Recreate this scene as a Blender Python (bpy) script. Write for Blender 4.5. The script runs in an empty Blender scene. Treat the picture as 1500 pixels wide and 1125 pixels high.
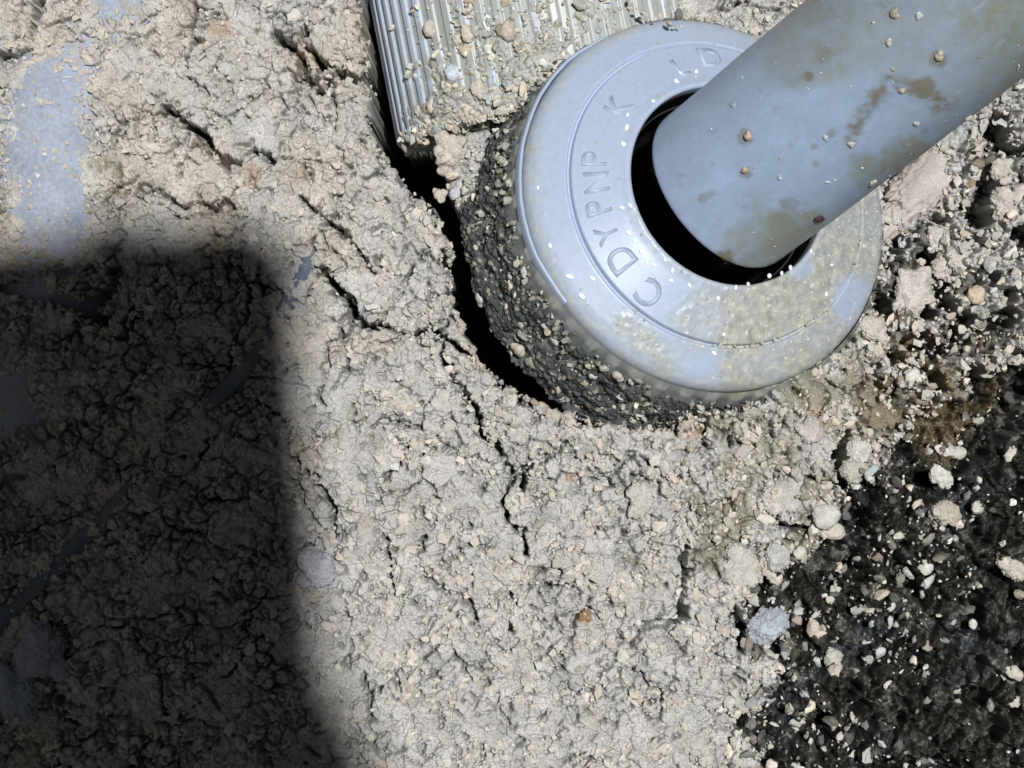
import bpy, bmesh, math, random
import numpy as np
from mathutils import Vector, Matrix

# ------------------------------------------------------------------ camera, sky, sun, exposure
SC = bpy.context.scene
S = 0.2 / 1500.0            # metres per photograph pixel on the ground
H = 3750.0                  # camera height above the ground, in those pixels (0.5 m)
cam_d = bpy.data.cameras.new('camera'); cam = bpy.data.objects.new('camera', cam_d)
SC.collection.objects.link(cam); SC.camera = cam
cam.location = (0, 0, H * S)
cam_d.sensor_width = 36; cam_d.lens = 36 * H / 1500.0
cam_d.clip_start = 0.01; cam_d.clip_end = 50

SUN_EL, SUN_AZ = 80.0, 40.0     # azimuth counted from +x towards +y
sun_d = bpy.data.lights.new('sun', 'SUN'); sun = bpy.data.objects.new('sun', sun_d)
SC.collection.objects.link(sun)
sun_d.energy = 5.0; sun_d.angle = math.radians(1.5); sun_d.color = (1.0, 0.985, 0.965)
sdir = Vector((math.cos(math.radians(SUN_EL)) * math.cos(math.radians(SUN_AZ)),
               math.cos(math.radians(SUN_EL)) * math.sin(math.radians(SUN_AZ)), math.sin(math.radians(SUN_EL))))
sun.rotation_euler = sdir.to_track_quat('Z', 'Y').to_euler()
sun.location = sdir * 3
W = bpy.data.worlds.new('World'); SC.world = W; W.use_nodes = True
wn = W.node_tree.nodes; bg = wn['Background']
sky = wn.new('ShaderNodeTexSky'); sky.sky_type = 'NISHITA'; sky.sun_disc = False
sky.sun_elevation = math.radians(SUN_EL); sky.sun_rotation = math.radians(90 - SUN_AZ)
sky.air_density = 0.7; sky.dust_density = 0.0; sky.altitude = 300
W.node_tree.links.new(sky.outputs[0], bg.inputs[0]); bg.inputs[1].default_value = 0.05
SC.view_settings.view_transform = 'Standard'; SC.view_settings.look = 'None'
SC.view_settings.exposure = -0.12; SC.view_settings.gamma = 1

rng = np.random.default_rng(7); random.seed(7)

def ground(px, py, z=0.0):
    """photograph pixel + height (px) -> world (px units)"""
    k = (H - z) / H
    return np.array([(px - 750.0) * k, (562.5 - py) * k, z])

# ------------------------------------------------------------------ numpy noise
def _hash(ix, iy, seed):
    h = (ix.astype(np.int64) * 374761393 + iy.astype(np.int64) * 668265263 + seed * 974634777) & 0xFFFFFFFF
    h = ((h ^ (h >> 13)) * 1274126177) & 0xFFFFFFFF
    h = h ^ (h >> 16)
    return (h & 0xFFFFFF).astype(np.float32) / float(0xFFFFFF)
def perlin(x, y, seed=0):
    a_ = 0.5 + seed * 2.399; x, y = x * math.cos(a_) - y * math.sin(a_) + 50.3, x * math.sin(a_) + y * math.cos(a_) - 31.7
    x0 = np.floor(x); y0 = np.floor(y); fx = (x - x0).astype(np.float32); fy = (y - y0).astype(np.float32)
    u = fx * fx * fx * (fx * (fx * 6 - 15) + 10); v = fy * fy * fy * (fy * (fy * 6 - 15) + 10)
    def g(dx, dy):
        a = _hash(x0 + dx, y0 + dy, seed) * (2 * math.pi)
        return np.cos(a) * (fx - dx) + np.sin(a) * (fy - dy)
    a = g(0, 0); b = g(1, 0); c = g(0, 1); d = g(1, 1)
    return (a + (b - a) * u) * (1 - v) + (c + (d - c) * u) * v      # about -0.7..0.7
def fbm(x, y, sc, oct=4, seed=0, gain=0.5):
    r = 0; a = 1.0; t = 0
    for o in range(oct):
        r = r + a * perlin(x / sc + 17.3 * o, y / sc - 9.1 * o, seed + o * 31); t += a
        a *= gain; sc *= 0.5
    return r / t * 1.5
def worley(x, y, cell, seed=0):
    a_ = 0.5 + seed * 2.399; x, y = (x * math.cos(a_) - y * math.sin(a_)) / cell, (x * math.sin(a_) + y * math.cos(a_)) / cell
    x0 = np.floor(x); y0 = np.floor(y)
    f1 = np.full(x.shape, 9.0, np.float32); f2 = f1.copy(); idv = np.zeros(x.shape, np.float32)
    for dx in (-1, 0, 1):
        for dy in (-1, 0, 1):
            cx = x0 + dx; cy = y0 + dy
            px = cx + 0.1 + 0.8 * _hash(cx, cy, seed); py = cy + 0.1 + 0.8 * _hash(cx, cy, seed + 5)
            d = np.sqrt((px - x) ** 2 + (py - y) ** 2).astype(np.float32)
            i = _hash(cx, cy, seed + 11)
            m = d < f1
            f2 = np.where(m, f1, np.minimum(f2, d)); idv = np.where(m, i, idv); f1 = np.where(m, d, f1)
    return f1, f2, idv
def sstep(a, b, t):
    t = np.clip((t - a) / (b - a), 0, 1); return t * t * (3 - 2 * t)
def dist_line(x, y, pts, closed=False):
    d = np.full(x.shape, 1e9, np.float32)
    P = list(pts) + ([pts[0]] if closed else [])
    for (ax, ay), (bx, by) in zip(P[:-1], P[1:]):
        vx, vy = bx - ax, by - ay; L = vx * vx + vy * vy + 1e-9
        t = np.clip(((x - ax) * vx + (y - ay) * vy) / L, 0, 1)
        d = np.minimum(d, np.sqrt((x - ax - t * vx) ** 2 + (y - ay - t * vy) ** 2))
    return d
def inside(x, y, poly):
    r = np.zeros(x.shape, bool); n = len(poly)
    for i in range(n):
        ax, ay = poly[i]; bx, by = poly[(i + 1) % n]
        if ay == by: continue
        c = ((ay > y) != (by > y)) & (x < (bx - ax) * (y - ay) / (by - ay) + ax)
        r ^= c
    return r
def sdist(x, y, poly):           # positive inside
    d = dist_line(x, y, poly, True)
    return np.where(inside(x, y, poly), d, -d)
def blob(x, y, cx, cy, r, rag=0.35, seed=0):
    d = np.sqrt((x - cx) ** 2 + (y - cy) ** 2) / r
    return 1 - sstep(0.6, 1.1, d + rag * fbm(x, y, r * 0.7, 3, seed))

# ------------------------------------------------------------------ mesh helpers
def link(o, parent=None):
    SC.collection.objects.link(o)
    if parent is not None: o.parent = parent
    return o
def mesh_np(name, V, F, mat, parent=None, col=None, extra=None, smooth=True):
    """V (n,3) in px units, F (m,3|4)"""
    me = bpy.data.meshes.new(name)
    V = np.asarray(V, np.float32) * S; F = np.asarray(F, np.int32)
    k = F.shape[1]
    me.vertices.add(len(V)); me.vertices.foreach_set('co', V.ravel())
    me.loops.add(F.size); me.loops.foreach_set('vertex_index', F.ravel())
    me.polygons.add(len(F))
    me.polygons.foreach_set('loop_start', np.arange(0, F.size, k, dtype=np.int32))
    me.polygons.foreach_set('loop_total', np.full(len(F), k, np.int32))
    me.polygons.foreach_set('use_smooth', np.full(len(F), smooth, bool))
    me.update(calc_edges=True)
    if col is not None:
        a = me.attributes.new('tint', 'FLOAT_COLOR', 'POINT')
        c = np.ones((len(V), 4), np.float32); c[:, :3] = col
        a.data.foreach_set('color', c.ravel())
    for nm, val in (extra or {}).items():
        a = me.attributes.new(nm, 'FLOAT', 'POINT'); a.data.foreach_set('value', np.asarray(val, np.float32).ravel())
    if mat: me.materials.append(mat)
    return link(bpy.data.objects.new(name, me), parent)
def grid_faces(nu, nv, wrap_u=False):
    i = np.arange(nu if wrap_u else nu - 1); j = np.arange(nv - 1)
    I, J = np.meshgrid(i, j, indexing='ij'); I2 = (I + 1) % nu
    return np.stack([I * nv + J, I2 * nv + J, I2 * nv + J + 1, I * nv + J + 1], -1).reshape(-1, 4)
def tag(o, label, cat, group=None, kind=None):
    if label: o['label'] = label
    if cat: o['category'] = cat
    if group: o['group'] = group
    if kind: o['kind'] = kind
    return o
def empty(name, loc=(0, 0, 0)):
    o = bpy.data.objects.new(name, None); o.empty_display_size = 0.01
    o.location = Vector([float(c) for c in loc]) * S
    return link(o)
def adopt(parent, ob):
    ob.parent = parent; ob.matrix_parent_inverse = Matrix.Translation(-parent.location)

# ------------------------------------------------------------------ materials
def material(name, base=(0.5, 0.5, 0.5), rough=0.7, attr=True, wet_attr=None, noise=0.25, nscale=2500, bump=0.3,
             bump_dist=0.0002, spec=0.3, coat=0.0, trans=0.0, metallic=0.0):
    m = bpy.data.materials.new(name); m.use_nodes = True
    nt = m.node_tree; N = nt.nodes; L = nt.links; b = N['Principled BSDF']
    b.inputs['Roughness'].default_value = rough; b.inputs['Specular IOR Level'].default_value = spec
    b.inputs['Coat Weight'].default_value = coat; b.inputs['Coat Roughness'].default_value = 0.08
    b.inputs['Transmission Weight'].default_value = trans; b.inputs['Metallic'].default_value = metallic
    tc = N.new('ShaderNodeTexCoord')
    nz = N.new('ShaderNodeTexNoise'); nz.inputs['Scale'].default_value = nscale; nz.inputs['Detail'].default_value = 4
    L.new(tc.outputs['Object'], nz.inputs['Vector'])
    mr = N.new('ShaderNodeMapRange'); mr.inputs[1].default_value = 0.3; mr.inputs[2].default_value = 0.7
    mr.inputs[3].default_value = 1 - noise; mr.inputs[4].default_value = 1 + noise
    L.new(nz.outputs['Fac'], mr.inputs[0])
    mx = N.new('ShaderNodeMix'); mx.data_type = 'RGBA'; mx.blend_type = 'MULTIPLY'; mx.inputs[0].default_value = 1
    if attr:
        at = N.new('ShaderNodeAttribute'); at.attribute_name = 'tint'; L.new(at.outputs['Color'], mx.inputs[6])
    else:
        mx.inputs[6].default_value = (*base, 1)
    L.new(mr.outputs[0], mx.inputs[7]); L.new(mx.outputs[2], b.inputs['Base Color'])
    if wet_attr:
        wa = N.new('ShaderNodeAttribute'); wa.attribute_name = wet_attr
        r2 = N.new('ShaderNodeMapRange'); r2.inputs[3].default_value = rough; r2.inputs[4].default_value = 0.34
        L.new(wa.outputs['Fac'], r2.inputs[0]); L.new(r2.outputs[0], b.inputs['Roughness'])
    if bump:
        n2 = N.new('ShaderNodeTexNoise'); n2.inputs['Scale'].default_value = nscale * 1.4; n2.inputs['Detail'].default_value = 5
        L.new(tc.outputs['Object'], n2.inputs['Vector'])
        bp = N.new('ShaderNodeBump'); bp.inputs['Strength'].default_value = bump; bp.inputs['Distance'].default_value = bump_dist
        L.new(n2.outputs['Fac'], bp.inputs['Height']); L.new(bp.outputs[0], b.inputs['Normal'])
    return m
M_soil = material('soil', rough=0.9, wet_attr='wet', noise=0.16, nscale=2200, bump=0.45, bump_dist=0.00025, spec=0.25)
M_grain = material('grain', rough=0.75, noise=0.18, nscale=2600, bump=0.35, bump_dist=0.0002, spec=0.35)
M_plastic = material('grey_blue_plastic', rough=0.42, wet_attr='gloss', noise=0.045, nscale=900, bump=0.10, bump_dist=0.00012, spec=0.4)
M_oldpipe = material('dusty_grey_blue_plastic', rough=0.75, noise=0.14, nscale=1100, bump=0.5, bump_dist=0.0004, spec=0.15)
M_rubber = material('black_rubber', (0.006, 0.006, 0.008), 0.18, attr=False, noise=0.2, bump=0.1, spec=0.5)
M_water = material('water_drop', (0.92, 0.95, 1.0), 0.04, attr=False, noise=0.0, bump=0, spec=0.9, coat=1.0)  # opaque white base stands in for the drops' glint
M_phone = material('dark_phone_shell', (0.02, 0.02, 0.024), 0.35, attr=False, noise=0.1, nscale=400, bump=0.05)
M_glass = material('lens_glass', (0.01, 0.01, 0.015), 0.05, attr=False, noise=0, bump=0, spec=0.8)

# ------------------------------------------------------------------ shared placement (px units)
ang = math.radians(38)
U = np.array([math.cos(ang), math.sin(ang), 0.0]); Z = np.array([0, 0, 1.0])
TILT = math.radians(25)
A = math.sin(TILT) * U + math.cos(TILT) * Z                 # nut axis
E1 = np.array([math.sin(ang), -math.cos(ang), 0.0])          # towards lower right of the picture
E2 = math.cos(TILT) * U - math.sin(TILT) * Z                 # towards upper right
C0 = ground(1035.5, 296, 0)                                   # centre of the nut's rim
# ribbed body: lies along the picture's vertical
RB_R, RB_Z = 250.0, -262.0
rb_dir = np.array([0.19, -0.98]); rb_dir /= np.linalg.norm(rb_dir)      # world xy, pointing down the picture
rb_n = np.array([rb_dir[1], -rb_dir[0]])                                   # to the left (world -x)
if rb_n[0] > 0: rb_n = -rb_n
_edge = ground(546, 0, RB_Z)[:2]
RB_O = _edge - rb_n * RB_R                                    # axis point
def rb_coords(X, Y):
    dx = X - RB_O[0]; dy = Y - RB_O[1]
    return dx * rb_dir[0] + dy * rb_dir[1], dx * rb_n[0] + dy * rb_n[1]
RB_END = 238.0

# ------------------------------------------------------------------ the soil
def spaced(lo, hi, step, far, n):
    core = np.arange(lo, hi + step, step)
    g = (np.linspace(0, 1, n + 1)[1:]) ** 1.7
    return np.concatenate([(lo - g * (lo + far))[::-1], core, core[-1] + g * (far + 1500 - core[-1])])
FX = spaced(-40.0, 1540.0, 1.65, 4200, 34)
FY = spaced(-40.0, 1165.0, 1.65, 4200, 34)

HOLE = [(516, -60), (520, 0), (529, 60), (533, 140), (540, 200), (584, 262), (632, 310), (655, 362), (655, 434), (677, 493),
        (710, 545), (764, 583), (834, 612), (904, 628), (985, 631), (1010, 590), (1100, 570), (1190, 520), (1262, 455),
        (1293, 380), (1300, 300), (1290, 230), (1230, 130), (1180, 70), (1110, 42), (1040, 44), (985, 34), (930, 10), (915, -60)]
WET = [(1560, 500), (1500, 520), (1425, 566), (1345, 622), (1290, 668), (1252, 712), (1232, 752), (1205, 788), (1158, 832), (1125, 866),
       (1086, 905), (1092, 946), (1142, 975), (1130, 1020), (1092, 1062), (1112, 1125), (1100, 1250), (2600, 1400), (2600, 300)]
COARSE = [(1304, 330), (1360, 318), (1436, 200), (1500, 150), (1800, 0), (1800, 520), (1500, 540), (1420, 568), (1340, 625), (1292, 590),
          (1278, 520), (1290, 440)]
CRACKS = [([(448, 36), (440, 60), (470, 92), (462, 120), (430, 115)], 5, 26), ([(405, 52), (432, 70), (446, 100), (440, 126), (468, 128), (500, 108), (532, 116)], 6, 30),
          ([(243, 160), (275, 182), (300, 200), (312, 226), (334, 244)], 6, 34), ([(310, 226), (345, 236), (372, 222), (398, 232)], 4, 22),
          ([(205, 276), (240, 284), (262, 300), (300, 305), (335, 300)], 5, 22), ([(440, 290), (470, 316), (490, 332), (520, 360), (548, 400)], 3.2, 20),
          ([(470, 395), (492, 420), (516, 452), (524, 480), (506, 496)], 6.5, 44), ([(524, 478), (560, 476), (600, 492), (632, 480), (660, 500), (700, 530)], 3.5, 24),
          ([(632, 480), (650, 520), (668, 560), (700, 600), (706, 640), (726, 655), (744, 684), (752, 700), (738, 740), (742, 762), (765, 778), (770, 812)], 3.6, 30),
          ([(752, 698), (778, 686), (800, 672), (826, 655), (838, 640)], 3.4, 24), ([(768, 700), (768, 716)], 7, 30),
          ([(600, 648), (580, 680), (566, 702)], 3, 16), ([(620, 790), (610, 815), (616, 840), (640, 860), (690, 886), (700, 910), (704, 920)], 3, 20),
          ([(750, 870), (752, 900), (748, 930)], 2.8, 20), ([(566, 790), (572, 822), (578, 880)], 3, 18), ([(450, 690), (470, 712), (486, 740), (490, 780)], 4, 22),
          ([(1006, 800), (1004, 840), (996, 880), (1000, 905)], 5.5, 40), ([(1240, 640), (1232, 672), (1236, 706), (1250, 730)], 8, 50),
          ([(1134, 750), (1142, 768), (1160, 774), (1190, 772)], 4, 26), ([(1070, 815), (1082, 806)], 4, 20), ([(925, 940), (935, 920), (985, 910)], 6, 24),
          ([(1080, 900), (1088, 930), (1086, 950)], 7, 50), ([(830, 612), (838, 640), (845, 670)], 2.6, 18), ([(1035, 625), (1034, 650)], 2.5, 20), ([(1068, 622), (1070, 652)], 2.5, 16),
          ([(1130, 615), (1136, 640)], 2.5, 16), ([(0, 82), (20, 88), (40, 76)], 5, 26), ([(60, 0), (56, 30), (48, 45)], 6, 24),
          ([(0, 420), (60, 430), (120, 450), (150, 470)], 8, 30), ([(120, 450), (160, 430), (165, 400)], 8, 30), ([(530, 985), (540, 1020), (545, 1090)], 3, 16),
          ([(880, 700), (905, 690), (930, 660)], 2.6, 14), ([(660, 820), (680, 800), (700, 790)], 2.2, 12), ([(800, 860), (830, 855), (850, 870)], 2.4, 14)]

def soil_height(X, Y, want_col=False):
    """X, Y photograph pixels on the ground plane"""
    wx = X + 9 * fbm(X, Y, 38, 3, 3); wy = Y + 9 * fbm(X, Y, 38, 3, 4)
    sdh = sdist(X + 6 * fbm(X, Y, 22, 3, 8), Y + 6 * fbm(X, Y, 22, 3, 9), HOLE)
    wet = sstep(-10, 12, sdist(X + 55 * fbm(X, Y, 60, 5, 12, 0.65), Y + 55 * fbm(X, Y, 60, 5, 13, 0.65), WET))
    coarse = sstep(-6, 10, sdist(X + 14 * fbm(X, Y, 40, 3, 14), Y + 14 * fbm(X, Y, 40, 3, 15), COARSE)) * (1 - wet)
    base = 22 * fbm(X, Y, 260, 3, 1) + 9 * fbm(X, Y, 90, 3, 2)
    # the ground rises to meet the tilted nut on its lower right and falls away behind it
    dx = (X - 1035.5); dy = -(Y - 296)
    al = dx * U[0] + dy * U[1]
    plane = np.clip(-math.tan(TILT) * al, -130, 60)
    rr = np.sqrt(dx ** 2 + dy ** 2)
    near = (1 - sstep(300, 560, rr)) * sstep(-150, -20, al)
    base = base * (1 - near) + (plane - 24) * near
    base = base + 12 * sstep(60, 8, -sdh) * sstep(60, -60, al)       # slightly raised lips of the crevice
    # crumbs
    dry = 1 - np.maximum(wet, coarse)
    f1a, f2a, ida = worley(wx, wy, 66, 21); f1b, f2b, idb = worley(wx, wy, 25, 22)
    f1g, f2g, idg = worley(X + 34 * fbm(X, Y, 70, 4, 35), Y + 34 * fbm(X, Y, 70, 4, 36), 150, 26)
    wx2 = X + 6.5 * fbm(X, Y, 13, 3, 33); wy2 = Y + 6.5 * fbm(X, Y, 13, 3, 34)
    f1c, f2c, idc = worley(wx2, wy2, 12.5, 23); f1d, f2d, idd = worley(wx2, wy2, 6.6, 24)
    crumbly = np.clip(sstep(-0.30, 0.30, fbm(X, Y, 75, 3, 41)) + 0.25 * sstep(520, 700, X), 0, 1)
    rough_ = np.clip(crumbly * dry + coarse + wet * 0.45, 0, 1)
    ga = sstep(-0.15, 0.35, fbm(X, Y, 50, 3, 45)); gb = sstep(-0.35, 0.15, fbm(X, Y, 24, 3, 46)); gc = sstep(-0.4, 0.1, fbm(X, Y, 14, 3, 47))
    ha = (sstep(0, 0.10, f2a - f1a) - 1) * 26 * ga ** 2 + (ida - 0.5) * 6
    hb = (sstep(0, 0.20, f2b - f1b) - 1) * 20 * gb * (0.25 + rough_) + (idb - 0.5) * 9 * (0.4 + rough_) - f1b ** 2 * 1.5
    hc = (sstep(0, 0.26, f2c - f1c) - 1) * 9.0 * gc * (0.30 + 0.9 * rough_) + (idc - 0.5) * 7 * (0.35 + rough_) - f1c ** 2 * 1.2
    hd = (sstep(0, 0.45, f2d - f1d) - 1) * 3.4 * sstep(-0.3, 0.2, fbm(X, Y, 28, 3, 48)) + (idd - 0.5) * 2.6
    h = base + (ha * dry + hb + hc + hd) + 3.0 * fbm(X, Y, 9, 3, 42)
    h = h + dry * (sstep(0.006, 0.028, (f2g - f1g) + 0.012 * (idc - 0.5)) - 1) * 40 * sstep(-0.15, 0.3, fbm(X, Y, 90, 3, 49))
    # pits between crumbs
    pit = sstep(0.26, 0.55, fbm(X, Y, 26, 4, 44) - 0.10 * (X < 520)) * dry
    h = h - 34 * pit * (1 - sstep(0, 0.7, f2c - f1c) * 0.6)
    # coarse lumps with black voids
    f1e, f2e, ide = worley(wx, wy, 34, 25)
    void = sstep(0.02, 0.30, fbm(X, Y, 46, 3, 51))
    h = h + coarse * ((sstep(0, 0.35, f2e - f1e) - 1) * 26 + (ide - 0.5) * 34 - 95 * void + 8)
    # dark wet soil: ridges running from lower left to upper right
    ru = X * 0.64 - Y * 0.77; rv = X * 0.77 + Y * 0.64
    ridge = fbm(ru / 3.0, rv, 34, 4, 61)
    r2 = 1 - np.abs(fbm(ru / 2.0, rv, 17, 3, 62)) * 2
    h = h + wet * (-62 + 62 * ridge + 20 * r2 - 75 * sstep(0.02, 0.4, fbm(X, Y, 60, 3, 63)) + (idb - 0.5) * 12 + (ide - 0.5) * 22 + (sstep(0, 0.3, f2e - f1e) - 1) * 22 - 30 * sstep(1250, 1500, X) - 70 * blob(X, Y, 1212, 850, 75, 0.6, 121))
    # cracks
    jx = X + 7 * fbm(X, Y, 20, 3, 71); jy = Y + 7 * fbm(X, Y, 20, 3, 72)
    cr = np.zeros(X.shape, np.float32)
    for pts, w, dep in CRACKS:
        xs = [p[0] for p in pts]; ys = [p[1] for p in pts]
        m = (X > min(xs) - 40) & (X < max(xs) + 40) & (Y > min(ys) - 40) & (Y < max(ys) + 40)
        if not m.any(): continue
        d = dist_line(jx[m], jy[m], pts)
        d = d + (idc[m] - 0.5) * 5.0 + (idd[m] - 0.5) * 2.5
        ww = w * (0.95 + 0.8 * np.abs(perlin(X[m] / 14.0, Y[m] / 14.0, 77)) * 2)
        dep = dep * (0.55 + 0.9 * sstep(-0.35, 0.3, fbm(X[m], Y[m], 45, 2, 78)))
        cr[m] = np.maximum(cr[m], dep * 2.4 * (1 - sstep(0.7 * ww, 1.12 * ww, d)))
    h = h - cr
    # the ridge of soil over the thin tube in the shade
    # crevice and the room for the fitting
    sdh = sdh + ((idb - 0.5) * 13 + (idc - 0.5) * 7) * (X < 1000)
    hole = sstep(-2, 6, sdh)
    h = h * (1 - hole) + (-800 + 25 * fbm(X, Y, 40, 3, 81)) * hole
    # soil lying on the ribbed body and the mound at its end
    t, q = rb_coords(X - 750, 562.5 - Y)
    cyl = RB_Z + np.sqrt(np.maximum(RB_R ** 2 - q ** 2, 0)) - 2
    inner = sstep(0, 26, sdh) * (q < RB_R)
    load = 0.08 + 0.42 * sstep(110, 205, t) + 0.25 * sstep(150, -120, q) * sstep(-60, 130, t) - 0.42 * sstep(160, 222, q) * sstep(230, 150, t)
    load = load + 0.55 * fbm(X, Y, 55, 4, 85)
    grit = (sstep(0, 0.4, f2c - f1c)) * 7 + (idc) * 8 + idd * 3
    drape = cyl - 16 + np.clip(load, -1, 0.6) * 40 + grit
    on = (t > -260) & (t < RB_END - 3) & (np.abs(q) < RB_R - 3)
    drape = np.where(t > RB_END - 12, np.minimum(drape, cyl - (t - RB_END + 12) * 0.9 + 8 + grit * 0.6), drape)
    drape = np.where(rr < 306, np.minimum(drape, -math.tan(TILT) * al - 22), drape)
    h = np.where(on & (hole > 0.5), np.maximum(h, drape), h)
    mound = -90 - 0.008 * ((X - 694) ** 2 * 1.0 + (Y - 235) ** 2 * 0.7) + (ide - 0.5) * 24 + grit * 1.2
    mound = np.where(((X - 696) / 52) ** 2 + ((Y - 236) / 68) ** 2 < 1 + 0.5 * fbm(X, Y, 30, 2, 87), np.maximum(mound, -150 + grit * 1.5), -999)
    h = np.where(hole > 0.5, np.maximum(h, mound), h)
    # unseen pit sides outside the picture, raised to block sky light
    ex = np.maximum(np.maximum(-X, X - 1500), 0); ey = np.maximum(np.maximum(-Y, Y - 1125), 0)
    dd = np.sqrt(ex ** 2 + ey ** 2)
    rise = sstep(560, 1500, dd)
    h = h * (1 - 0.6 * rise) + 7200 * rise + 120 * rise * fbm(X, Y, 420, 3, 90)
    if not want_col: return h
    # ---- soil colour, with the shade of voids and crevice painted in
    n1 = fbm(X, Y, 120, 4, 101); n2 = fbm(X, Y, 34, 3, 102)
    pale = np.stack([0.46 + 0 * X, 0.425 + 0 * X, 0.375 + 0 * X], -1)
    greyp = np.array([0.44, 0.435, 0.425]); 
    k = sstep(-0.3, 0.5, n1 + 0.15 + 0.6 * sstep(450, 750, X + 0.4 * Y - 150))[..., None]
    col = pale * (1 - k) + greyp * k
    col = col * (0.93 + 0.16 * (idc[..., None] - 0.5) + 0.12 * (idb[..., None] - 0.5) + 0.10 * n2[..., None] + 0.22 * fbm(X, Y, 48, 4, 109)[..., None])
    wm = 0.5 * sstep(0.15, 0.55, fbm(X, Y, 85, 4, 110))[..., None]; col = col * (1 - wm) + col * np.array([1.03, 0.93, 0.84]) * wm
    olive = np.array([0.20, 0.185, 0.12]); rust = np.array([0.33, 0.19, 0.09]); wetc = np.array([0.029, 0.028, 0.025])
    damp = sstep(0.0, 0.5, fbm(X, Y, 60, 4, 103) + 0.55 * blob(X, Y, 1150, 690, 190, 0.5, 1) + 0.5 * blob(X, Y, 1330, 560, 120, 0.4, 2) - 0.28
                 + 0.30 * blob(X, Y, 60, 330, 150) + 0.25 * blob(X, Y, 590, 710, 40) + 0.35 * (pit > 0.5))  # pits between crumbs get the darker olive tone as well
    col = col * (1 - 0.72 * damp[..., None]) + olive * (0.72 * damp[..., None])
    rs = sstep(0.42, 0.62, fbm(X, Y, 22, 3, 104)) * (0.25 + 0.5 * blob(X, Y, 340, 250, 120) + 0.6 * blob(X, Y, 1350, 540, 150))
    for cx, cy, r in ((857, 902, 13), (835, 700, 9), (322, 45, 22), (365, 258, 20), (1012, 628, 22), (520, 18, 10), (1200, 612, 16), (436, 250, 12)):
        rs = np.maximum(rs, 0.8 * blob(X, Y, cx, cy, r, 0.4, 3))
    rs = np.clip(rs * (0.55 + 0.9 * n2), 0, 0.55)[..., None]
    col = col * (1 - rs) + rust * rs
    # some lumps dark at random; the voids' shade is darkened into the colour
    lum = sstep(0.25, 0.75, idb * 0.5 + ide * 0.5 + 0.35 * n2)
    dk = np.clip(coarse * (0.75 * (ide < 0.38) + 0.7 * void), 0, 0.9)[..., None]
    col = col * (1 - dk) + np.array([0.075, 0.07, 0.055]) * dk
    w = wet[..., None]
    bl = sstep(0.15, 0.5, fbm(ru / 2, rv, 60, 3, 105))[..., None]
    wc = wetc * (1 - bl) + np.array([0.060, 0.068, 0.078]) * bl
    gl = ((idb > 0.74) | (idc > 0.86))[..., None] * sstep(-0.25, 0.3, fbm(X, Y, 50, 3, 107))[..., None]
    wc = wc * (1 - gl) + np.array([0.115, 0.112, 0.10]) * gl
    wc = wc * (0.6 + 0.9 * (idc[..., None]) * sstep(-0.2, 0.5, n2)[..., None] + 0.5 * idd[..., None])
    col = col * (1 - w) + wc * w
    # damp soil under the crust; the crevice's deep shade is painted in too
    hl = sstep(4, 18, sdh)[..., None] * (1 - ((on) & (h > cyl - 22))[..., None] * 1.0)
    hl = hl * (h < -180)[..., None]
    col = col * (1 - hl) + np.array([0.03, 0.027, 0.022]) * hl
    onb = (on & (hole > 0.5) & (h > -500))[..., None] * 0.55 * sstep(-0.1, 0.5, fbm(X, Y, 40, 3, 106))[..., None]
    col = col * (1 - onb) + np.array([0.30, 0.31, 0.24]) * onb
    deep = sstep(200, 700, dd)[..., None]
    col = col * (1 - 0.8 * deep) + np.array([0.05, 0.042, 0.03]) * 0.8 * deep  # unseen pit sides coloured dark to cut bounced light
    wetv = np.clip(wet * 0.8 + 0.45 * damp * (X > 700) + 0.45 * sstep(0.1, 0.5, fbm(X, Y, 40, 4, 108)) * sstep(500, 800, X), 0, 1)
    brn = (blob(X, Y, 1370, 560, 120, 0.5, 131) * 0.6 * (idb > 0.35))[..., None]; col = col * (1 - brn) + np.array([0.16, 0.12, 0.065]) * brn
    return h, np.clip(col, 0.004, 0.8), wetv

GX, GY = np.meshgrid(FX.astype(np.float32), FY.astype(np.float32), indexing='ij')
HT, COL, WETV = soil_height(GX, GY, True)
V = np.stack([GX - 750, 562.5 - GY, HT], -1).reshape(-1, 3)
F = grid_faces(len(FX), len(FY))[:, ::-1]
soil = mesh_np('soil_ground', V, F, M_soil, col=COL.reshape(-1, 3), extra={'wet': WETV})
tag(soil, 'pale dry cracked crumbly soil with a dark wet hollow at lower right', None, kind='structure')
def soil_z(px, py):
    i = np.clip(np.searchsorted(FX, px) - 1, 0, len(FX) - 2); j = np.clip(np.searchsorted(FY, py) - 1, 0, len(FY) - 2)
    return np.maximum(np.maximum(HT[i, j], HT[i + 1, j]), np.maximum(HT[i, j + 1], HT[i + 1, j + 1]))

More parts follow.
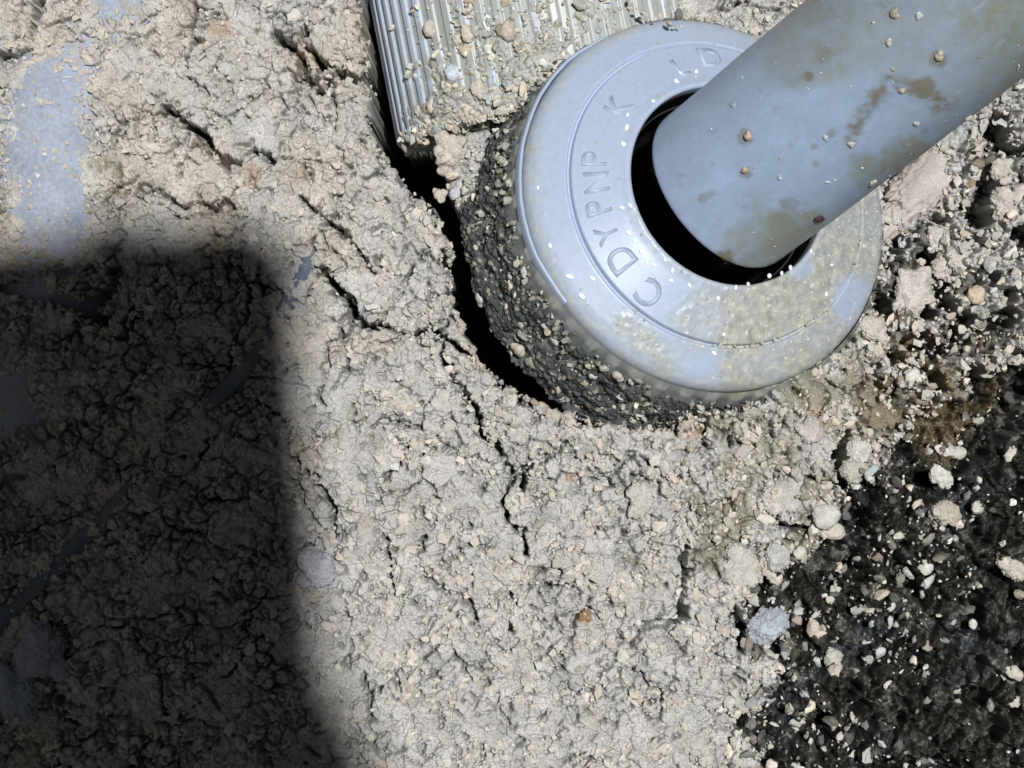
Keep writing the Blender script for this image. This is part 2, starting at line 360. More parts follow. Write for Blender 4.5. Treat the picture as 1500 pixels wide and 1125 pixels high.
# ------------------------------------------------------------------ lathe round the nut axis
def nutP(r, phi, t):
    r, phi, t = np.broadcast_arrays(np.asarray(r, float), phi, t)
    return C0 + (r * np.cos(phi))[..., None] * E1 + (r * np.sin(phi))[..., None] * E2 + t[..., None] * A
def to_px(P):
    k = H / (H - P[..., 2]); return P[..., 0] * k + 750, 562.5 - P[..., 1] * k
PLASTIC = np.array([0.35, 0.42, 0.555])
def face_dirt(P):
    """how much grit clings to the grey plastic, and its colour, from the spot on the nut"""
    px, py = to_px(P)
    n = fbm(px, py, 60, 5, 201); n2 = fbm(px, py, 14, 4, 202)
    d = 0.95 * np.maximum(blob(px, py, 1215, 420, 120, 0.3, 5), blob(px, py, 1130, 500, 110, 0.35, 6))
    d = np.maximum(d, 0.8 * blob(px, py, 1275, 330, 90, 0.3, 7)); d = np.maximum(d, 0.6 * blob(px, py, 1040, 470, 60, 0.5, 8))
    d = np.maximum(d, 0.75 * (1 - sstep(0, 60, np.abs(px - 960 + (py - 520) * -1.0) + 0 * px)) * blob(px, py, 930, 520, 80))
    d = d * (1 - 0.9 * blob(px, py, 1248, 440, 38, 0.2, 9)) * (1 - 0.75 * blob(px, py, 1170, 385, 26, 0.2, 10))
    rr = np.sqrt(((P - C0) @ E1) ** 2 + ((P - C0) @ E2) ** 2)
    edge = sstep(262, 286, rr + 18 * n2) * 0.55 + sstep(172, 152, rr + 10 * n2) * 0.35 * (py > 300)
    d = np.maximum(d, edge)
    d = np.clip(d * (1.05 + 0.6 * n + 0.4 * n2), 0, 1)
    return d, px, py, n, n2
def lathe(name, prof, mat, parent, nphi=480, colour=PLASTIC, dirt=True, rib=None, gloss=0.35, arc=None):
    phi = np.linspace(0, 2 * math.pi, nphi, endpoint=False) if arc is None else np.radians(np.linspace(arc[0], arc[1], nphi))
    r = np.array([p[0] for p in prof], float); t = np.array([p[1] for p in prof], float)
    R, PH = np.meshgrid(r, phi, indexing='xy'); T = np.broadcast_to(t, R.shape)
    if rib: R = R + rib(R, PH, T)
    P = nutP(R, PH, T)
    col = np.broadcast_to(colour, P.shape).copy(); g = np.full(R.shape, gloss)
    if dirt:
        d, px, py, n, n2 = face_dirt(P)
        gc = np.array([0.39, 0.395, 0.34]) * (1 - 0.5 * sstep(0.1, 0.6, n)[..., None]) + np.array([0.33, 0.29, 0.19]) * 0.5 * sstep(0.1, 0.6, n)[..., None]
        gc = gc * (0.9 + 0.5 * n2[..., None])
        col = col * (1 - 0.88 * d[..., None]) + gc * 0.88 * d[..., None]
        sp = sstep(0.50, 0.60, fbm(px, py, 16, 2, 205))[..., None] * 0.4
        col = col * (1 - sp) + np.array([0.36, 0.31, 0.22]) * sp
        P = P + (d * (3.6 * np.clip(fbm(px, py, 11, 3, 206) + 0.1, -0.1, 1)))[..., None] * A
    return mesh_np(name, P.reshape(-1, 3), grid_faces(nphi, len(prof), arc is None), mat, parent,
                   col=np.clip(col, 0.005, 0.85).reshape(-1, 3), extra={'gloss': (np.clip(g + 0.9 * fbm(*to_px(P), 45, 3, 222), 0, 1) * (1 - (0.5 * d if dirt else 0))).reshape(-1)})
def dense(points, step):
    out = [points[0]]
    for a, b in zip(points[:-1], points[1:]):
        n = max(1, int(math.hypot(b[0] - a[0], b[1] - a[1]) / step))
        for i in range(1, n + 1): out.append((a[0] + (b[0] - a[0]) * i / n, a[1] + (b[1] - a[1]) * i / n))
    return out

fit = empty('pipe_fitting', C0)
tag(fit, 'grey-blue plastic pipe fitting with a round nut and a ribbed body, gritty with soil', 'pipe fitting')
face = lathe('nut_face', dense([(150, 60), (150.5, 76), (153, 79.5), (157, 79.5), (168, 73), (227, 44), (228.6, 43.2), (229.2, 33), (232.2, 33), (233.0, 37.5), (236, 38.2),
                                (268, 20), (275, 15), (281, 9.5), (284.5, 3), (286, -4), (286, -9)], 2.6), M_plastic, fit, 900)
adopt(fit, face)
def rim_flash(R, PH, T):
    k = sstep(math.radians(172), math.radians(196), PH) * sstep(math.radians(268), math.radians(246), PH)
    return (k - 1) * 6 + 1.2 * fbm(PH * 290, PH * 0, 40, 2, 221)
bead = lathe('rim_bead', dense([(287, -10), (287.5, -2), (289, 3.5), (291, 4.5), (293, 3), (294, -2), (294, -12)], 1.5), M_plastic, fit, 240, gloss=0.8, rib=rim_flash, arc=(172, 268), dirt=False)
adopt(fit, bead)
def ribs(R, PH, T):
    return np.where(T < -10, 4.5 * sstep(-0.2, 0.3, np.cos(PH * 46)), 0)
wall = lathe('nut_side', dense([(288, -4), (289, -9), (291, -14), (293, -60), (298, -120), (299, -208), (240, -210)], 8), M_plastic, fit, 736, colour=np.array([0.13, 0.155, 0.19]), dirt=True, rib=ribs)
adopt(fit, wall)
seal = lathe('rubber_seal', [(151, 62), (149, 58), (146, 40), (141, 10), (139, -6), (137, -12), (141, -20), (143, -130), (20, -132)], M_rubber, fit, 240, colour=np.array([0.006] * 3), dirt=False)
adopt(fit, seal)
M_lip = material('grey_rubber', (0.045, 0.045, 0.05), 0.2, attr=False, noise=0.3, bump=0.2, spec=0.6)
seal_lip = lathe('seal_lip', [(147.5, 30), (143, 27), (141.5, 22), (144, 18), (148, 17)], M_lip, fit, 240, dirt=False)
adopt(fit, seal_lip)

# raised letters on the face, tops outwards
def face_t(r):
    return np.interp(r, [157, 168, 227], [79.5, 73, 44])
def letter(ch, px, py, size, flip=False):
    d = bpy.data.curves.new('letter', 'FONT'); d.body = ch; d.align_x = 'CENTER'; d.align_y = 'CENTER'; d.size = 1.0
    d.extrude = 0.0; d.resolution_u = 6; d.offset = 0.018
    o = bpy.data.objects.new('letter', d); SC.collection.objects.link(o)
    dg = bpy.context.evaluated_depsgraph_get(); dg.update()
    me = bpy.data.meshes.new_from_object(o.evaluated_get(dg))
    bpy.data.objects.remove(o)
    bm = bmesh.new(); bm.from_mesh(me)
    bmesh.ops.remove_doubles(bm, verts=bm.verts, dist=1e-5)
    top = bm.faces[:]
    ext = bmesh.ops.extrude_face_region(bm, geom=top)
    nv = [v for v in ext['geom'] if isinstance(v, bmesh.types.BMVert)]
    for v in nv: v.co.z += 1
    # spot on the face
    g = ground(px, py, 0)
    # solve for the point on the cone seen at that pixel
    eye = np.array([0, 0, H]); ray = g - eye; k = 1.0
    for _ in range(30):
        P = eye + ray * k; rel = P - C0; r = math.hypot(rel @ E1, rel @ E2); err = rel @ A - face_t(r); k += err / abs(ray @ A)
    phi0 = math.atan2(rel @ E2, rel @ E1)
    xs = [v.co.x for v in bm.verts]; ys = [v.co.y for v in bm.verts]
    cx = (max(xs) + min(xs)) / 2; cy = (max(ys) + min(ys)) / 2
    V = []
    for v in bm.verts:
        lx = (v.co.x - cx) * size; ly = (v.co.y - cy) * size
        rr = r + ly; ph = phi0 - lx / r            # clockwise reading, tops outwards
        V.append(nutP(rr, ph, face_t(rr) + (1.25 if v.co.z > 0.5 else -1.5)).tolist())
    for v, c in zip(bm.verts, V): v.co = Vector(c) * S
    bmesh.ops.recalc_face_normals(bm, faces=bm.faces)
    bm.to_mesh(me); bm.free(); me.materials.clear(); me.materials.append(M_plastic)
    at = me.attributes.new('tint', 'FLOAT_COLOR', 'POINT'); c = np.ones((len(me.vertices), 4), np.float32); c[:, :3] = PLASTIC * 1.0
    at.data.foreach_set('color', c.ravel())
    ob = link(bpy.data.objects.new('raised_letter', me), fit); adopt(fit, ob)
    ob['label'] = 'raised letter %s moulded on the nut face' % ch
for ch, px, py, sz in (('P', 870, 233, 46), ('N', 873, 267, 46), ('P', 876, 304, 46), ('Y', 889, 343, 40), ('D', 909, 380, 50),
                       ('C', 951, 430, 50), ('K', 905, 155, 44), ('L', 997, 98, 44), ('D', 1040, 84, 50)):
    letter(ch, px, py, sz)

# mud skin on the nut's side
phi = np.linspace(math.radians(95), math.radians(400), 900); tt = np.linspace(-11, -206, 90)
PH, TT = np.meshgrid(phi, tt, indexing='ij')
arc = PH * 295
f1, f2, idm = worley(arc + 5 * fbm(arc, TT, 14, 2, 301), TT + 5 * fbm(arc, TT, 14, 2, 302), 12, 301); g1, g2, idm2 = worley(arc, TT, 6, 303)
load = fbm(arc, TT, 60, 4, 304) * 0.9 + 0.15 + 0.28 * sstep(-10, -70, TT) - 0.12 - 0.9 * sstep(-40, -11, TT)
rad = 283 + np.interp(-TT, [0, 14, 60, 120, 240], [1, 5, 7, 10, 12]) + np.clip(load * 22, -12, 10) + 3.5 * (sstep(0, .35, f2 - f1)) + idm * 4 + idm2 * 2.5
MP = nutP(rad, PH, TT)
mc = np.array([0.058, 0.066, 0.066]) * (0.6 + 0.7 * idm[..., None] + 0.5 * idm2[..., None])
pale_bit = (idm2 > 0.90)[..., None] * 0.75; mc = mc * (1 - pale_bit) + np.array([0.36, 0.34, 0.28]) * pale_bit  # random pale grains in the mud colour
mud = mesh_np('mud_skin', MP.reshape(-1, 3), grid_faces(900, 90), M_soil, fit, col=mc.reshape(-1, 3), extra={'wet': np.full(MP.shape[:2], 0.3)})
adopt(fit, mud); mud['label'] = 'dark greenish mud clinging to the side of the nut'; mud['kind'] = 'stuff'

# ribbed body
NR = 58
ph = np.linspace(0, 2 * math.pi, NR * 16, endpoint=False)
tl = np.array([-1500, -700, -300] + list(np.linspace(-200, RB_END - 8, 60)) + [RB_END - 4, RB_END, RB_END + 1, RB_END + 2])
rs_ = np.array([1.0] * (len(tl) - 4) + [0.99, 0.965, 0.8, 0.4])
PHI, T_ = np.meshgrid(ph, tl, indexing='ij')
saw = np.cos(PHI * NR)
RR = (RB_R + 2.0 + 3.6 * sstep(-0.35, 0.35, saw)) * rs_
side = np.array([rb_n[0], rb_n[1], 0]); axd = np.array([rb_dir[0], rb_dir[1], 0])
BP = np.array([RB_O[0], RB_O[1], RB_Z]) + T_[..., None] * axd + (RR * np.cos(PHI))[..., None] * side + (RR * np.sin(PHI))[..., None] * Z
bx, by = to_px(BP); bn = fbm(bx, by, 30, 4, 311)
dirtb = sstep(-0.05, 0.35, bn + 0.45 * sstep(590, 660, bx)) * 0.8 + 0.65 * (saw < -0.2)
dirtb = np.clip(dirtb, 0, 0.85)[..., None] * (0.3 + 0.7 * sstep(560, 640, bx)[..., None])
bc = np.array([0.42, 0.485, 0.585]) * (1 - dirtb) + np.array([0.31, 0.325, 0.29]) * dirtb
body = mesh_np('ribbed_body', BP.reshape(-1, 3), grid_faces(len(ph), len(tl), True), M_plastic, fit, col=bc.reshape(-1, 3), extra={'gloss': np.full(saw.shape, 0.3)})
adopt(fit, body); body['label'] = 'ribbed grey-blue body under the grit at the top'

# ------------------------------------------------------------------ the pipe
PR = 131.0; EL_TO = math.radians(40); EL0 = math.pi / 2 - TILT
CE = C0 + 80 * A + np.array([0, 0, 8.0]) - 18 * U
axp = math.cos(EL_TO) * U + math.sin(EL_TO) * Z
# profile of the cut end (s along the axis, radius), hollow inside, then the long straight run
prof = [(260, 108), (120, 108), (20, 108), (4, 109), (0.8, 111), (0, 114), (0, 121), (0.8, 125), (3, 128.5), (7, 130.5), (12, PR)] + [(q, PR) for q in np.arange(16, 1150, 3.2)]+ [(q, PR) for q in np.arange(1160, 1400, 20.0)] + [(1800, PR), (2600, PR)]
path = [(CE + axp * q, EL_TO) for q, _ in prof]; PRAD = np.array([r for _, r in prof])
NP = len(path); NT = 300; th = np.linspace(0, 2 * math.pi, NT, endpoint=False)
cen = np.array([p[0] for p in path]); els = np.array([p[1] for p in path])
up = -np.sin(els)[:, None] * U + np.cos(els)[:, None] * Z
PP = cen[:, None, :] + PRAD[:, None, None] * (np.cos(th)[None, :, None] * E1 + np.sin(th)[None, :, None] * up[:, None, :])
# slight unevenness of a soft pipe
px, py = to_px(PP)
nrm = (PP - cen[:, None, :]) / PRAD[:, None, None]
PP = PP + nrm * (1.6 * fbm(px, py, 120, 2, 401))[..., None]
n = fbm(px, py, 90, 5, 402); n2 = fbm(px, py, 18, 4, 403)
base = np.broadcast_to(np.array([0.31, 0.405, 0.56]), PP.shape) * (1 + 0.12 * n[..., None])
grey = sstep(1280, 1500, px + 60 * n) * sstep(320, 60, py) * 0.75
grey = np.maximum(grey, 0.55 * blob(px, py, 1190, 60, 90, 0.5, 11)); grey = np.maximum(grey, 0.45 * blob(px, py, 1330, 20, 130, 0.4, 12))
sn = np.sin(th)[None, :]
low = 0.6 * blob(px, py, 1120, 360, 70, 0.5, 13) + 0.8 * blob(px, py, 1170, 345, 50, 0.5, 14) + 0.75 * blob(px, py, 1330, 230, 42, 0.5, 15) + 0.6 * blob(px, py, 1270, 250, 30, 0.5, 16)
grey = np.clip(np.maximum(grey * (1 + 0.8 * n2 + 0.5 * n), low * (1.0 + n2)), 0, 0.92)[..., None]
pc = base * (1 - grey) + np.array([0.245, 0.265, 0.215]) * grey
st = [(1245, 205), (1262, 170), (1285, 140), (1305, 122), (1335, 130), (1358, 128), (1378, 152), (1392, 150)]
dst = dist_line(px + 10 * n2, py + 10 * fbm(px, py, 20, 3, 404), st)
n4 = fbm(px, py, 9, 3, 408)
stn = (1 - sstep(3, 19, dst + 7 * n4)) * np.clip(0.7 + 1.2 * n2 + 0.8 * n4, 0, 1)
for cx, cy, r, k in ((1352, 128, 20, .9), (1062, 380, 15, 1), (1092, 254, 10, .7), (1185, 112, 9, .7), (1092, 200, 14, .6), (1374, 88, 14, .7), (1030, 290, 9, .5), (1150, 298, 10, .5),
                     (1040, 285, 7, .4), (1218, 195, 8, .5), (1195, 240, 6, .5), (1192, 215, 5, .5), (1355, 190, 6, .4), (1160, 300, 12, .4), (1205, 82, 16, .35)):
    stn = np.maximum(stn, k * blob(px, py, cx, cy, r, 0.5, int(cx)))
stn = np.clip(stn, 0, 1)[..., None] * 0.8
pc = pc * (1 - stn) + np.array([0.15, 0.115, 0.045]) * stn
scr = sstep(0.42, 0.6, fbm(px * 0.7, py * 1.3, 26, 3, 405))[..., None] * 0.35
pc = pc * (1 + 0.10 * fbm(px * 0.6 + py * 0.5, py, 34, 3, 406) + 0.06 * n2)[..., None]
grime = sstep(0.30, 0.50, fbm(px, py, 48, 5, 409, 0.62)) * 0.55 + sstep(0.46, 0.6, fbm(px, py, 11, 3, 410)) * 0.35
grime = np.clip(grime, 0, 0.7)[..., None]; pc = pc * (1 - grime) + np.array([0.20, 0.235, 0.245]) * grime
q1 = px * 0.79 - py * 0.61; q2 = px * 0.61 + py * 0.79
sc_ = sstep(0.60, 0.72, fbm(q1 / 9, q2, 7, 2, 411) + 0.25 * fbm(px, py, 130, 2, 412))[..., None] * 0.35
pc = pc * (1 - sc_) + np.array([0.45, 0.52, 0.60]) * sc_
pc = pc * (1 - scr) + np.array([0.42, 0.50, 0.60]) * scr
pipe = mesh_np('water_pipe', PP.reshape(-1, 3), grid_faces(NP, NT)[:, ::-1], M_plastic, col=np.clip(pc, 0.01, 0.8).reshape(-1, 3), extra={'gloss': np.clip(0.35 + 0.9 * n, 0, 0.9)})
me = pipe.data
# close the ring seam
bm = bmesh.new(); bm.from_mesh(me); bm.verts.ensure_lookup_table()
lay = bm.faces
for i in range(NP - 1):
    f = bm.faces.new((bm.verts[i * NT + NT - 1], bm.verts[i * NT], bm.verts[(i + 1) * NT], bm.verts[(i + 1) * NT + NT - 1])); f.smooth = True
bm.normal_update(); bmesh.ops.recalc_face_normals(bm, faces=bm.faces); bm.to_mesh(me); bm.free()
tag(pipe, 'stained grey-blue plastic pipe leaning out of the hole in the round nut', 'pipe')
pipe_c, pipe_up = cen, up
def on_pipe(px_, py_):
    q = (px - px_) ** 2 + (py - py_) ** 2
    q = np.where((PP[..., 2] > cen[:, None, 2]) & (PRAD[:, None] > 129), q, 1e9)
    i, j = np.unravel_index(np.argmin(q), q.shape)
    return PP[i, j], nrm[i, j]

# ------------------------------------------------------------------ grains
def ico(sub):
    bm = bmesh.new(); bmesh.ops.create_icosphere(bm, subdivisions=sub, radius=1)
    v = np.array([x.co[:] for x in bm.verts]); f = np.array([[a.index for a in x.verts] for x in bm.faces]); bm.free(); return v, f
ICO1, ICO2, ICO3, ICO4 = ico(1), ico(2), ico(4), ico(5)
def rot_random(n):
    q = rng.normal(size=(n, 4)); q /= np.linalg.norm(q, axis=1)[:, None]
    w, x, y, z = q.T
    return np.stack([1 - 2 * (y * y + z * z), 2 * (x * y - z * w), 2 * (x * z + y * w), 2 * (x * y + z * w), 1 - 2 * (x * x + z * z), 2 * (y * z - x * w),
                     2 * (x * z - y * w), 2 * (y * z + x * w), 1 - 2 * (x * x + y * y)], -1).reshape(n, 3, 3)
def grains(name, pos, rad, col, label, big=False, smooth=None, mat=None, flat=None, parent=None):
    v, f = ICO2 if big else ICO1
    n = len(pos); tv = 24
    tmpl = []
    for k in range(tv):
        d = 1 + 0.28 * rng.normal(size=len(v)) * (0.6 if big else 1); d = np.clip(d, 0.55, 1.5)
        if big:
            dr = rng.normal(size=(9, 3)); dr /= np.linalg.norm(dr, axis=1)[:, None]; ct = rng.uniform(0.45, 0.85, 9)
            pr = v @ dr.T; d = np.minimum(np.where(pr > 0.05, ct / np.maximum(pr, 0.05), 9).min(axis=1), 1.05) * (1 + 0.07 * rng.normal(size=len(v)))
        tmpl.append(v * d[:, None] * np.array([1.25, 0.95, 0.65]))
    tmpl = np.array(tmpl)[rng.integers(0, tv, n)]
    tmpl = tmpl * (0.75 + 0.5 * rng.random((n, 1, 3)))
    R = rot_random(n)
    P = np.einsum('nij,nvj->nvi', R, tmpl) * rad[:, None, None]
    if flat is not None: P[..., 2] *= flat
    P = P + pos[:, None, :]
    Fc = (f[None] + (np.arange(n) * len(v))[:, None, None]).reshape(-1, 3)
    cc = np.repeat(col, len(v), axis=0)
    o = mesh_np(name, P.reshape(-1, 3), Fc, mat or M_grain, parent, col=np.clip(cc, 0.01, 0.85), smooth=False if smooth is None else smooth)
    if parent is None: tag(o, label, 'grit', kind='stuff')
    else: o['kind'] = 'stuff'; o['label'] = label; adopt(parent, o)
    return o
def tones(n, base, var=0.15, warm=0.05):
    base = np.array(base); k = 1 + var * rng.normal(size=(n, 1)); w = warm * rng.normal(size=(n, 1))
    return base * k * np.hstack([1 + w, 1 + 0 * w, 1 - w])
def lit_pts(n, f):
    P = rng.random((n * 6, 2)) * [1560, 1185] - 30
    w = f(P[:, 0], P[:, 1]); P = P[rng.random(len(P)) < w][:n]
    return P
PALE = (0.50, 0.47, 0.42)
# loose crumbs on the dry soil
P = lit_pts(11000, lambda x, y: (0.06 + 0.94 * sstep(-0.1, 0.35, fbm(x, y, 60, 4, 501))) * (sdist(x, y, WET) < 10) * (sdist(x, y, HOLE) < -5) * (0.45 + 0.55 * (x > 560)))
r = 1.5 + 6.5 * rng.random(len(P)) ** 5 + 1.5 * rng.random(len(P))
z = soil_z(P[:, 0], P[:, 1]) - r * 0.1
cc = tones(len(P), (0.455, 0.43, 0.39), 0.12, 0.03)
grains('loose_crumbs', np.stack([P[:, 0] - 750, 562.5 - P[:, 1], z], -1), r, cc, 'pale crumbs strewn and packed over the dry soil', flat=0.6)
P = lit_pts(20000, lambda x, y: (np.abs(sdist(x, y, HOLE) + 2) < 6) * (x < 1000) * 1.0)
z = np.where(sdist(P[:, 0], P[:, 1], HOLE) > 0, -150 * rng.random(len(P)) ** 1.5, 0) + np.minimum(soil_z(P[:, 0], P[:, 1]), 0) * (sdist(P[:, 0], P[:, 1], HOLE) <= 0)
r = 2.0 + 5.0 * rng.random(len(P)) ** 2.5
k_ = (H - 0) / H
grains('lip_crumbs', np.stack([P[:, 0] - 750, 562.5 - P[:, 1], z], -1), r, tones(len(P), (0.40, 0.37, 0.33), 0.2, 0.03), 'crumbs along the broken lip of the crevice round the fitting')
# pale crumbs over the dark wet soil, in drifts
P = lit_pts(4200, lambda x, y: (sdist(x, y, WET) > -14) * (0.10 + 0.7 * (sdist(x, y, WET) < 26) * (x < 1330) + 0.9 * sstep(0.18, 0.55, fbm(x, y, 90, 4, 511) + 0.45 * blob(x, y, 1330, 860, 130, 0.5, 31) + 0.35 * blob(x, y, 1390, 720, 80, .5, 32)
              + 0.35 * blob(x, y, 1200, 960, 100, .5, 33) + 0.4 * blob(x, y, 1160, 1090, 110, .5, 34) + 0.2 - 0.35 * sstep(1340, 1430, x + 0 * y) * sstep(820, 900, y) - 0.3 * blob(x, y, 1210, 845, 55, .3, 36) - 0.25 * sstep(1400, 1500, x) * (y > 850))) * 0.6)
r = 1.6 + 10.5 * rng.random(len(P)) ** 4.5 + 1.2 * rng.random(len(P))
z = soil_z(P[:, 0], P[:, 1]) + r * 0.3
cdk = tones(len(P), (0.48, 0.465, 0.43), 0.2); dk = rng.random(len(P)) < 0.5; cdk[dk] *= rng.uniform(0.15, 0.6, (int(dk.sum()), 1))
grains('scattered_grit', np.stack([P[:, 0] - 750, 562.5 - P[:, 1], z], -1), r, cdk, 'pale grit strewn over the dark wet soil at lower right', big=True)
# coarse crumbs beside the nut on the right
P = lit_pts(1500, lambda x, y: (sdist(x, y, COARSE) > -5) * 0.9)
r = 2.5 + 8 * rng.random(len(P)) ** 4 + 2 * rng.random(len(P)); z = soil_z(P[:, 0], P[:, 1]) + r * 0.25
cc = tones(len(P), (0.50, 0.47, 0.43), 0.15); m = rng.random(len(P)) < 0.3; cc[m] = tones(int(m.sum()), (0.17, 0.16, 0.12), 0.3)
grains('coarse_crumbs', np.stack([P[:, 0] - 750, 562.5 - P[:, 1], z], -1), r, cc, 'coarse pale and olive crumbs heaped right of the nut', big=True)
# damp crumbs below the nut
P = lit_pts(1500, lambda x, y: blob(x, y, 1140, 700, 170, 0.3, 35) * (sdist(x, y, HOLE) < -4) * (sdist(x, y, WET) < 5))
r = 2.2 + 6 * rng.random(len(P)) ** 4 + 1.5 * rng.random(len(P)); z = soil_z(P[:, 0], P[:, 1]) + r * 0.2
grains('damp_crumbs', np.stack([P[:, 0] - 750, 562.5 - P[:, 1], z], -1), r, tones(len(P), (0.40, 0.385, 0.32), 0.25), 'damp crumbs on the soil just below the nut', big=True)
# grit on the ribbed body and the heap at its end
P = lit_pts(4600, lambda x, y: (sdist(x, y, HOLE) > 18) * (x < 905 - 0.0 * y) * (x > 560 + 0.36 * y) * (x + y < 960) * (0.12 + 0.88 * sstep(-0.15, 0.35, fbm(x, y, 45, 3, 521) + 0.4 * sstep(590, 680, x) - 0.15 + 0.3 * sstep(120, 220, y))))
t, q = rb_coords(P[:, 0] - 750, 562.5 - P[:, 1])
cz = np.where((t < RB_END) & (np.abs(q) < RB_R), RB_Z + np.sqrt(np.maximum((RB_R + 6) ** 2 - q ** 2, 0)), -999)
sz = soil_z(P[:, 0], P[:, 1]); z = np.maximum(cz, sz)
ok = z > -255; P = P[ok]; z = z[ok]
r = 1.5 + 7.5 * rng.random(len(P)) ** 4 + 1.5 * rng.random(len(P)); z = z + r * 0.2
k = 1 - z / H * 0
grains('grit_on_ribs', np.stack([P[:, 0] - 750, 562.5 - P[:, 1], z], -1), r, tones(len(P), (0.47, 0.455, 0.40), 0.2, 0.06), 'beige grit caked over the ribbed body at the top', big=True)
n = 900; t_ = RB_END - 16 + 22 * rng.random(n); q_ = rng.uniform(-60, 246, n); dz = rng.random(n) ** 1.3 * 90
zz = RB_Z + np.sqrt(np.maximum((RB_R + 3) ** 2 - q_ ** 2, 0)) - dz * (t_ > RB_END)
xy = RB_O[None] + t_[:, None] * rb_dir[None] + q_[:, None] * rb_n[None]
r = 2.0 + 8.0 * rng.random(n) ** 3
grains('grit_at_rib_end', np.stack([xy[:, 0], xy[:, 1], zz], -1), r, tones(n, (0.45, 0.43, 0.38), 0.2, 0.05), 'crumbs packed round the lower end of the ribbed body', big=True)
# grit on the side of the nut
n = 2300; a_ = rng.uniform(math.radians(110), math.radians(385), n); t_ = -10 - 188 * rng.random(n) ** 0.9
keep = fbm(a_ * 295, t_, 50, 3, 531) + 0.15 > rng.uniform(-0.3, 0.35, n); a_ = a_[keep]; t_ = t_[keep]
r = 1.4 + 6.5 * rng.random(len(a_)) ** 4.5 + 1.3 * rng.random(len(a_))
grains('grit_on_nut_side', nutP(302 + 3 * rng.random(len(a_)) + np.interp(-t_, [0, 20], [-10, 0]), a_, t_), r, tones(len(a_), (0.40, 0.39, 0.35), 0.35) * np.where(rng.random((len(a_), 1)) < 0.35, 0.4, 1), 'pale grit stuck to the muddy side of the nut', big=True)
# wet sand film on the face
n = 3600; a_ = rng.uniform(0, 2 * math.pi, n); r_ = np.sqrt(rng.uniform(158 ** 2, 276 ** 2, n)); t_ = np.interp(r_, [157, 168, 227, 236, 268, 276], [79.5, 73, 44, 38.2, 20, 12])
PT = nutP(r_, a_, t_); d, _, _, _, _ = face_dirt(PT); keep = rng.random(n) < np.clip(d * 0.9 + 0.006, 0, 1); PT = PT[keep]
r = 0.8 + 1.9 * rng.random(len(PT)) ** 2
cc = tones(len(PT), (0.42, 0.43, 0.39), 0.15, 0.04)
grains('sand_on_nut', PT + A * 0.5, r, cc, 'wet sand film on the lower right of the round nut face', flat=0.7)

# ------------------------------------------------------------------ single stones, clods and drops
def stone(name, px, py, r, label, cat, col=PALE, squash=0.6, lumps=0, angular=0.0, aspect=1.0, rot=0.0, z=None, normal=None, wet=False, sink=0.25, group=None):
    global rng
    v, f = ICO4 if r > 19 else ICO3
    sd = int(px * 7 + py)
    rg = np.random.default_rng(sd)
    parts = [(np.zeros(3), 1.0)]
    if lumps:
        parts = [(np.array([rg.uniform(-.65, .65), rg.uniform(-.65, .65), rg.uniform(-.2, .3)]), rg.uniform(.34, .62)) for _ in range(lumps)] + [(np.zeros(3), 0.72)]
    best = np.full(len(v), 0.0)
    for c, rr in parts:       # star-shaped union of balls -> one continuous skin
        b = v @ c; disc = b * b - (c @ c - rr * rr)
        t = np.where(disc > 0, b + np.sqrt(np.maximum(disc, 0)), 0); best = np.maximum(best, t)
    best = np.maximum(best, 0.3)
    if angular:
        dirs = rg.normal(size=(14, 3)); dirs /= np.linalg.norm(dirs, axis=1)[:, None]; cut = rg.uniform(0.62, 0.9, 14)
        pr = v @ dirs.T; lim = np.where(pr > 0.05, cut / np.maximum(pr, 0.05), 9).min(axis=1); best = best * (1 - angular) + np.minimum(best, lim) * angular
    nz = fbm(v[:, 0] * 10 + sd, v[:, 1] * 10 + v[:, 2] * 7, 5, 4, sd % 97) * 0.20 + fbm(v[:, 0] * 10 - v[:, 2] * 9, v[:, 1] * 10 + sd, 1.6, 2, sd % 89) * 0.08
    if r > 19:
        q1, q2, q3 = worley(v[:, 0] * 10 + v[:, 2] * 3 + sd % 13, v[:, 1] * 10 - v[:, 2] * 6, 2.3 * 26 / r, sd % 53)
        nz = nz + 0.10 * (sstep(0, 0.35, q2 - q1) - 1) + 0.10 * (q3 - 0.5)
    Vv = v * (best * (1 + nz))[:, None] * r
    Vv[:, 0] *= aspect; Vv[:, 2] *= squash
    c, s_ = math.cos(rot), math.sin(rot); Vv = Vv @ np.array([[c, s_, 0], [-s_, c, 0], [0, 0, 1]])
    if normal is None:
        zz = float(soil_z(np.array([px]), np.array([py]))[0]) if z is None else z
        base = ground(px, py, zz) + np.array([0, 0, r * squash * (0.5 - sink)])
    else:
        base = z
        nn = Vector(normal); q = nn.to_track_quat('Z', 'Y').to_matrix(); Vv = Vv @ np.array(q).T
        base = base + np.array(normal) * r * squash * 0.3
    tone = 0.9 + 0.35 * fbm(v[:, 0] * 10, v[:, 1] * 10 + v[:, 2] * 8, 6, 3, sd % 71)
    o = mesh_np(name, Vv, f, M_grain, col=np.clip(np.array(col) * tone[:, None], 0.01, 0.85))
    o.location = Vector([float(c) for c in base]) * S
    tag(o, label, cat, group)
    return o
BLUE = (0.40, 0.435, 0.49)
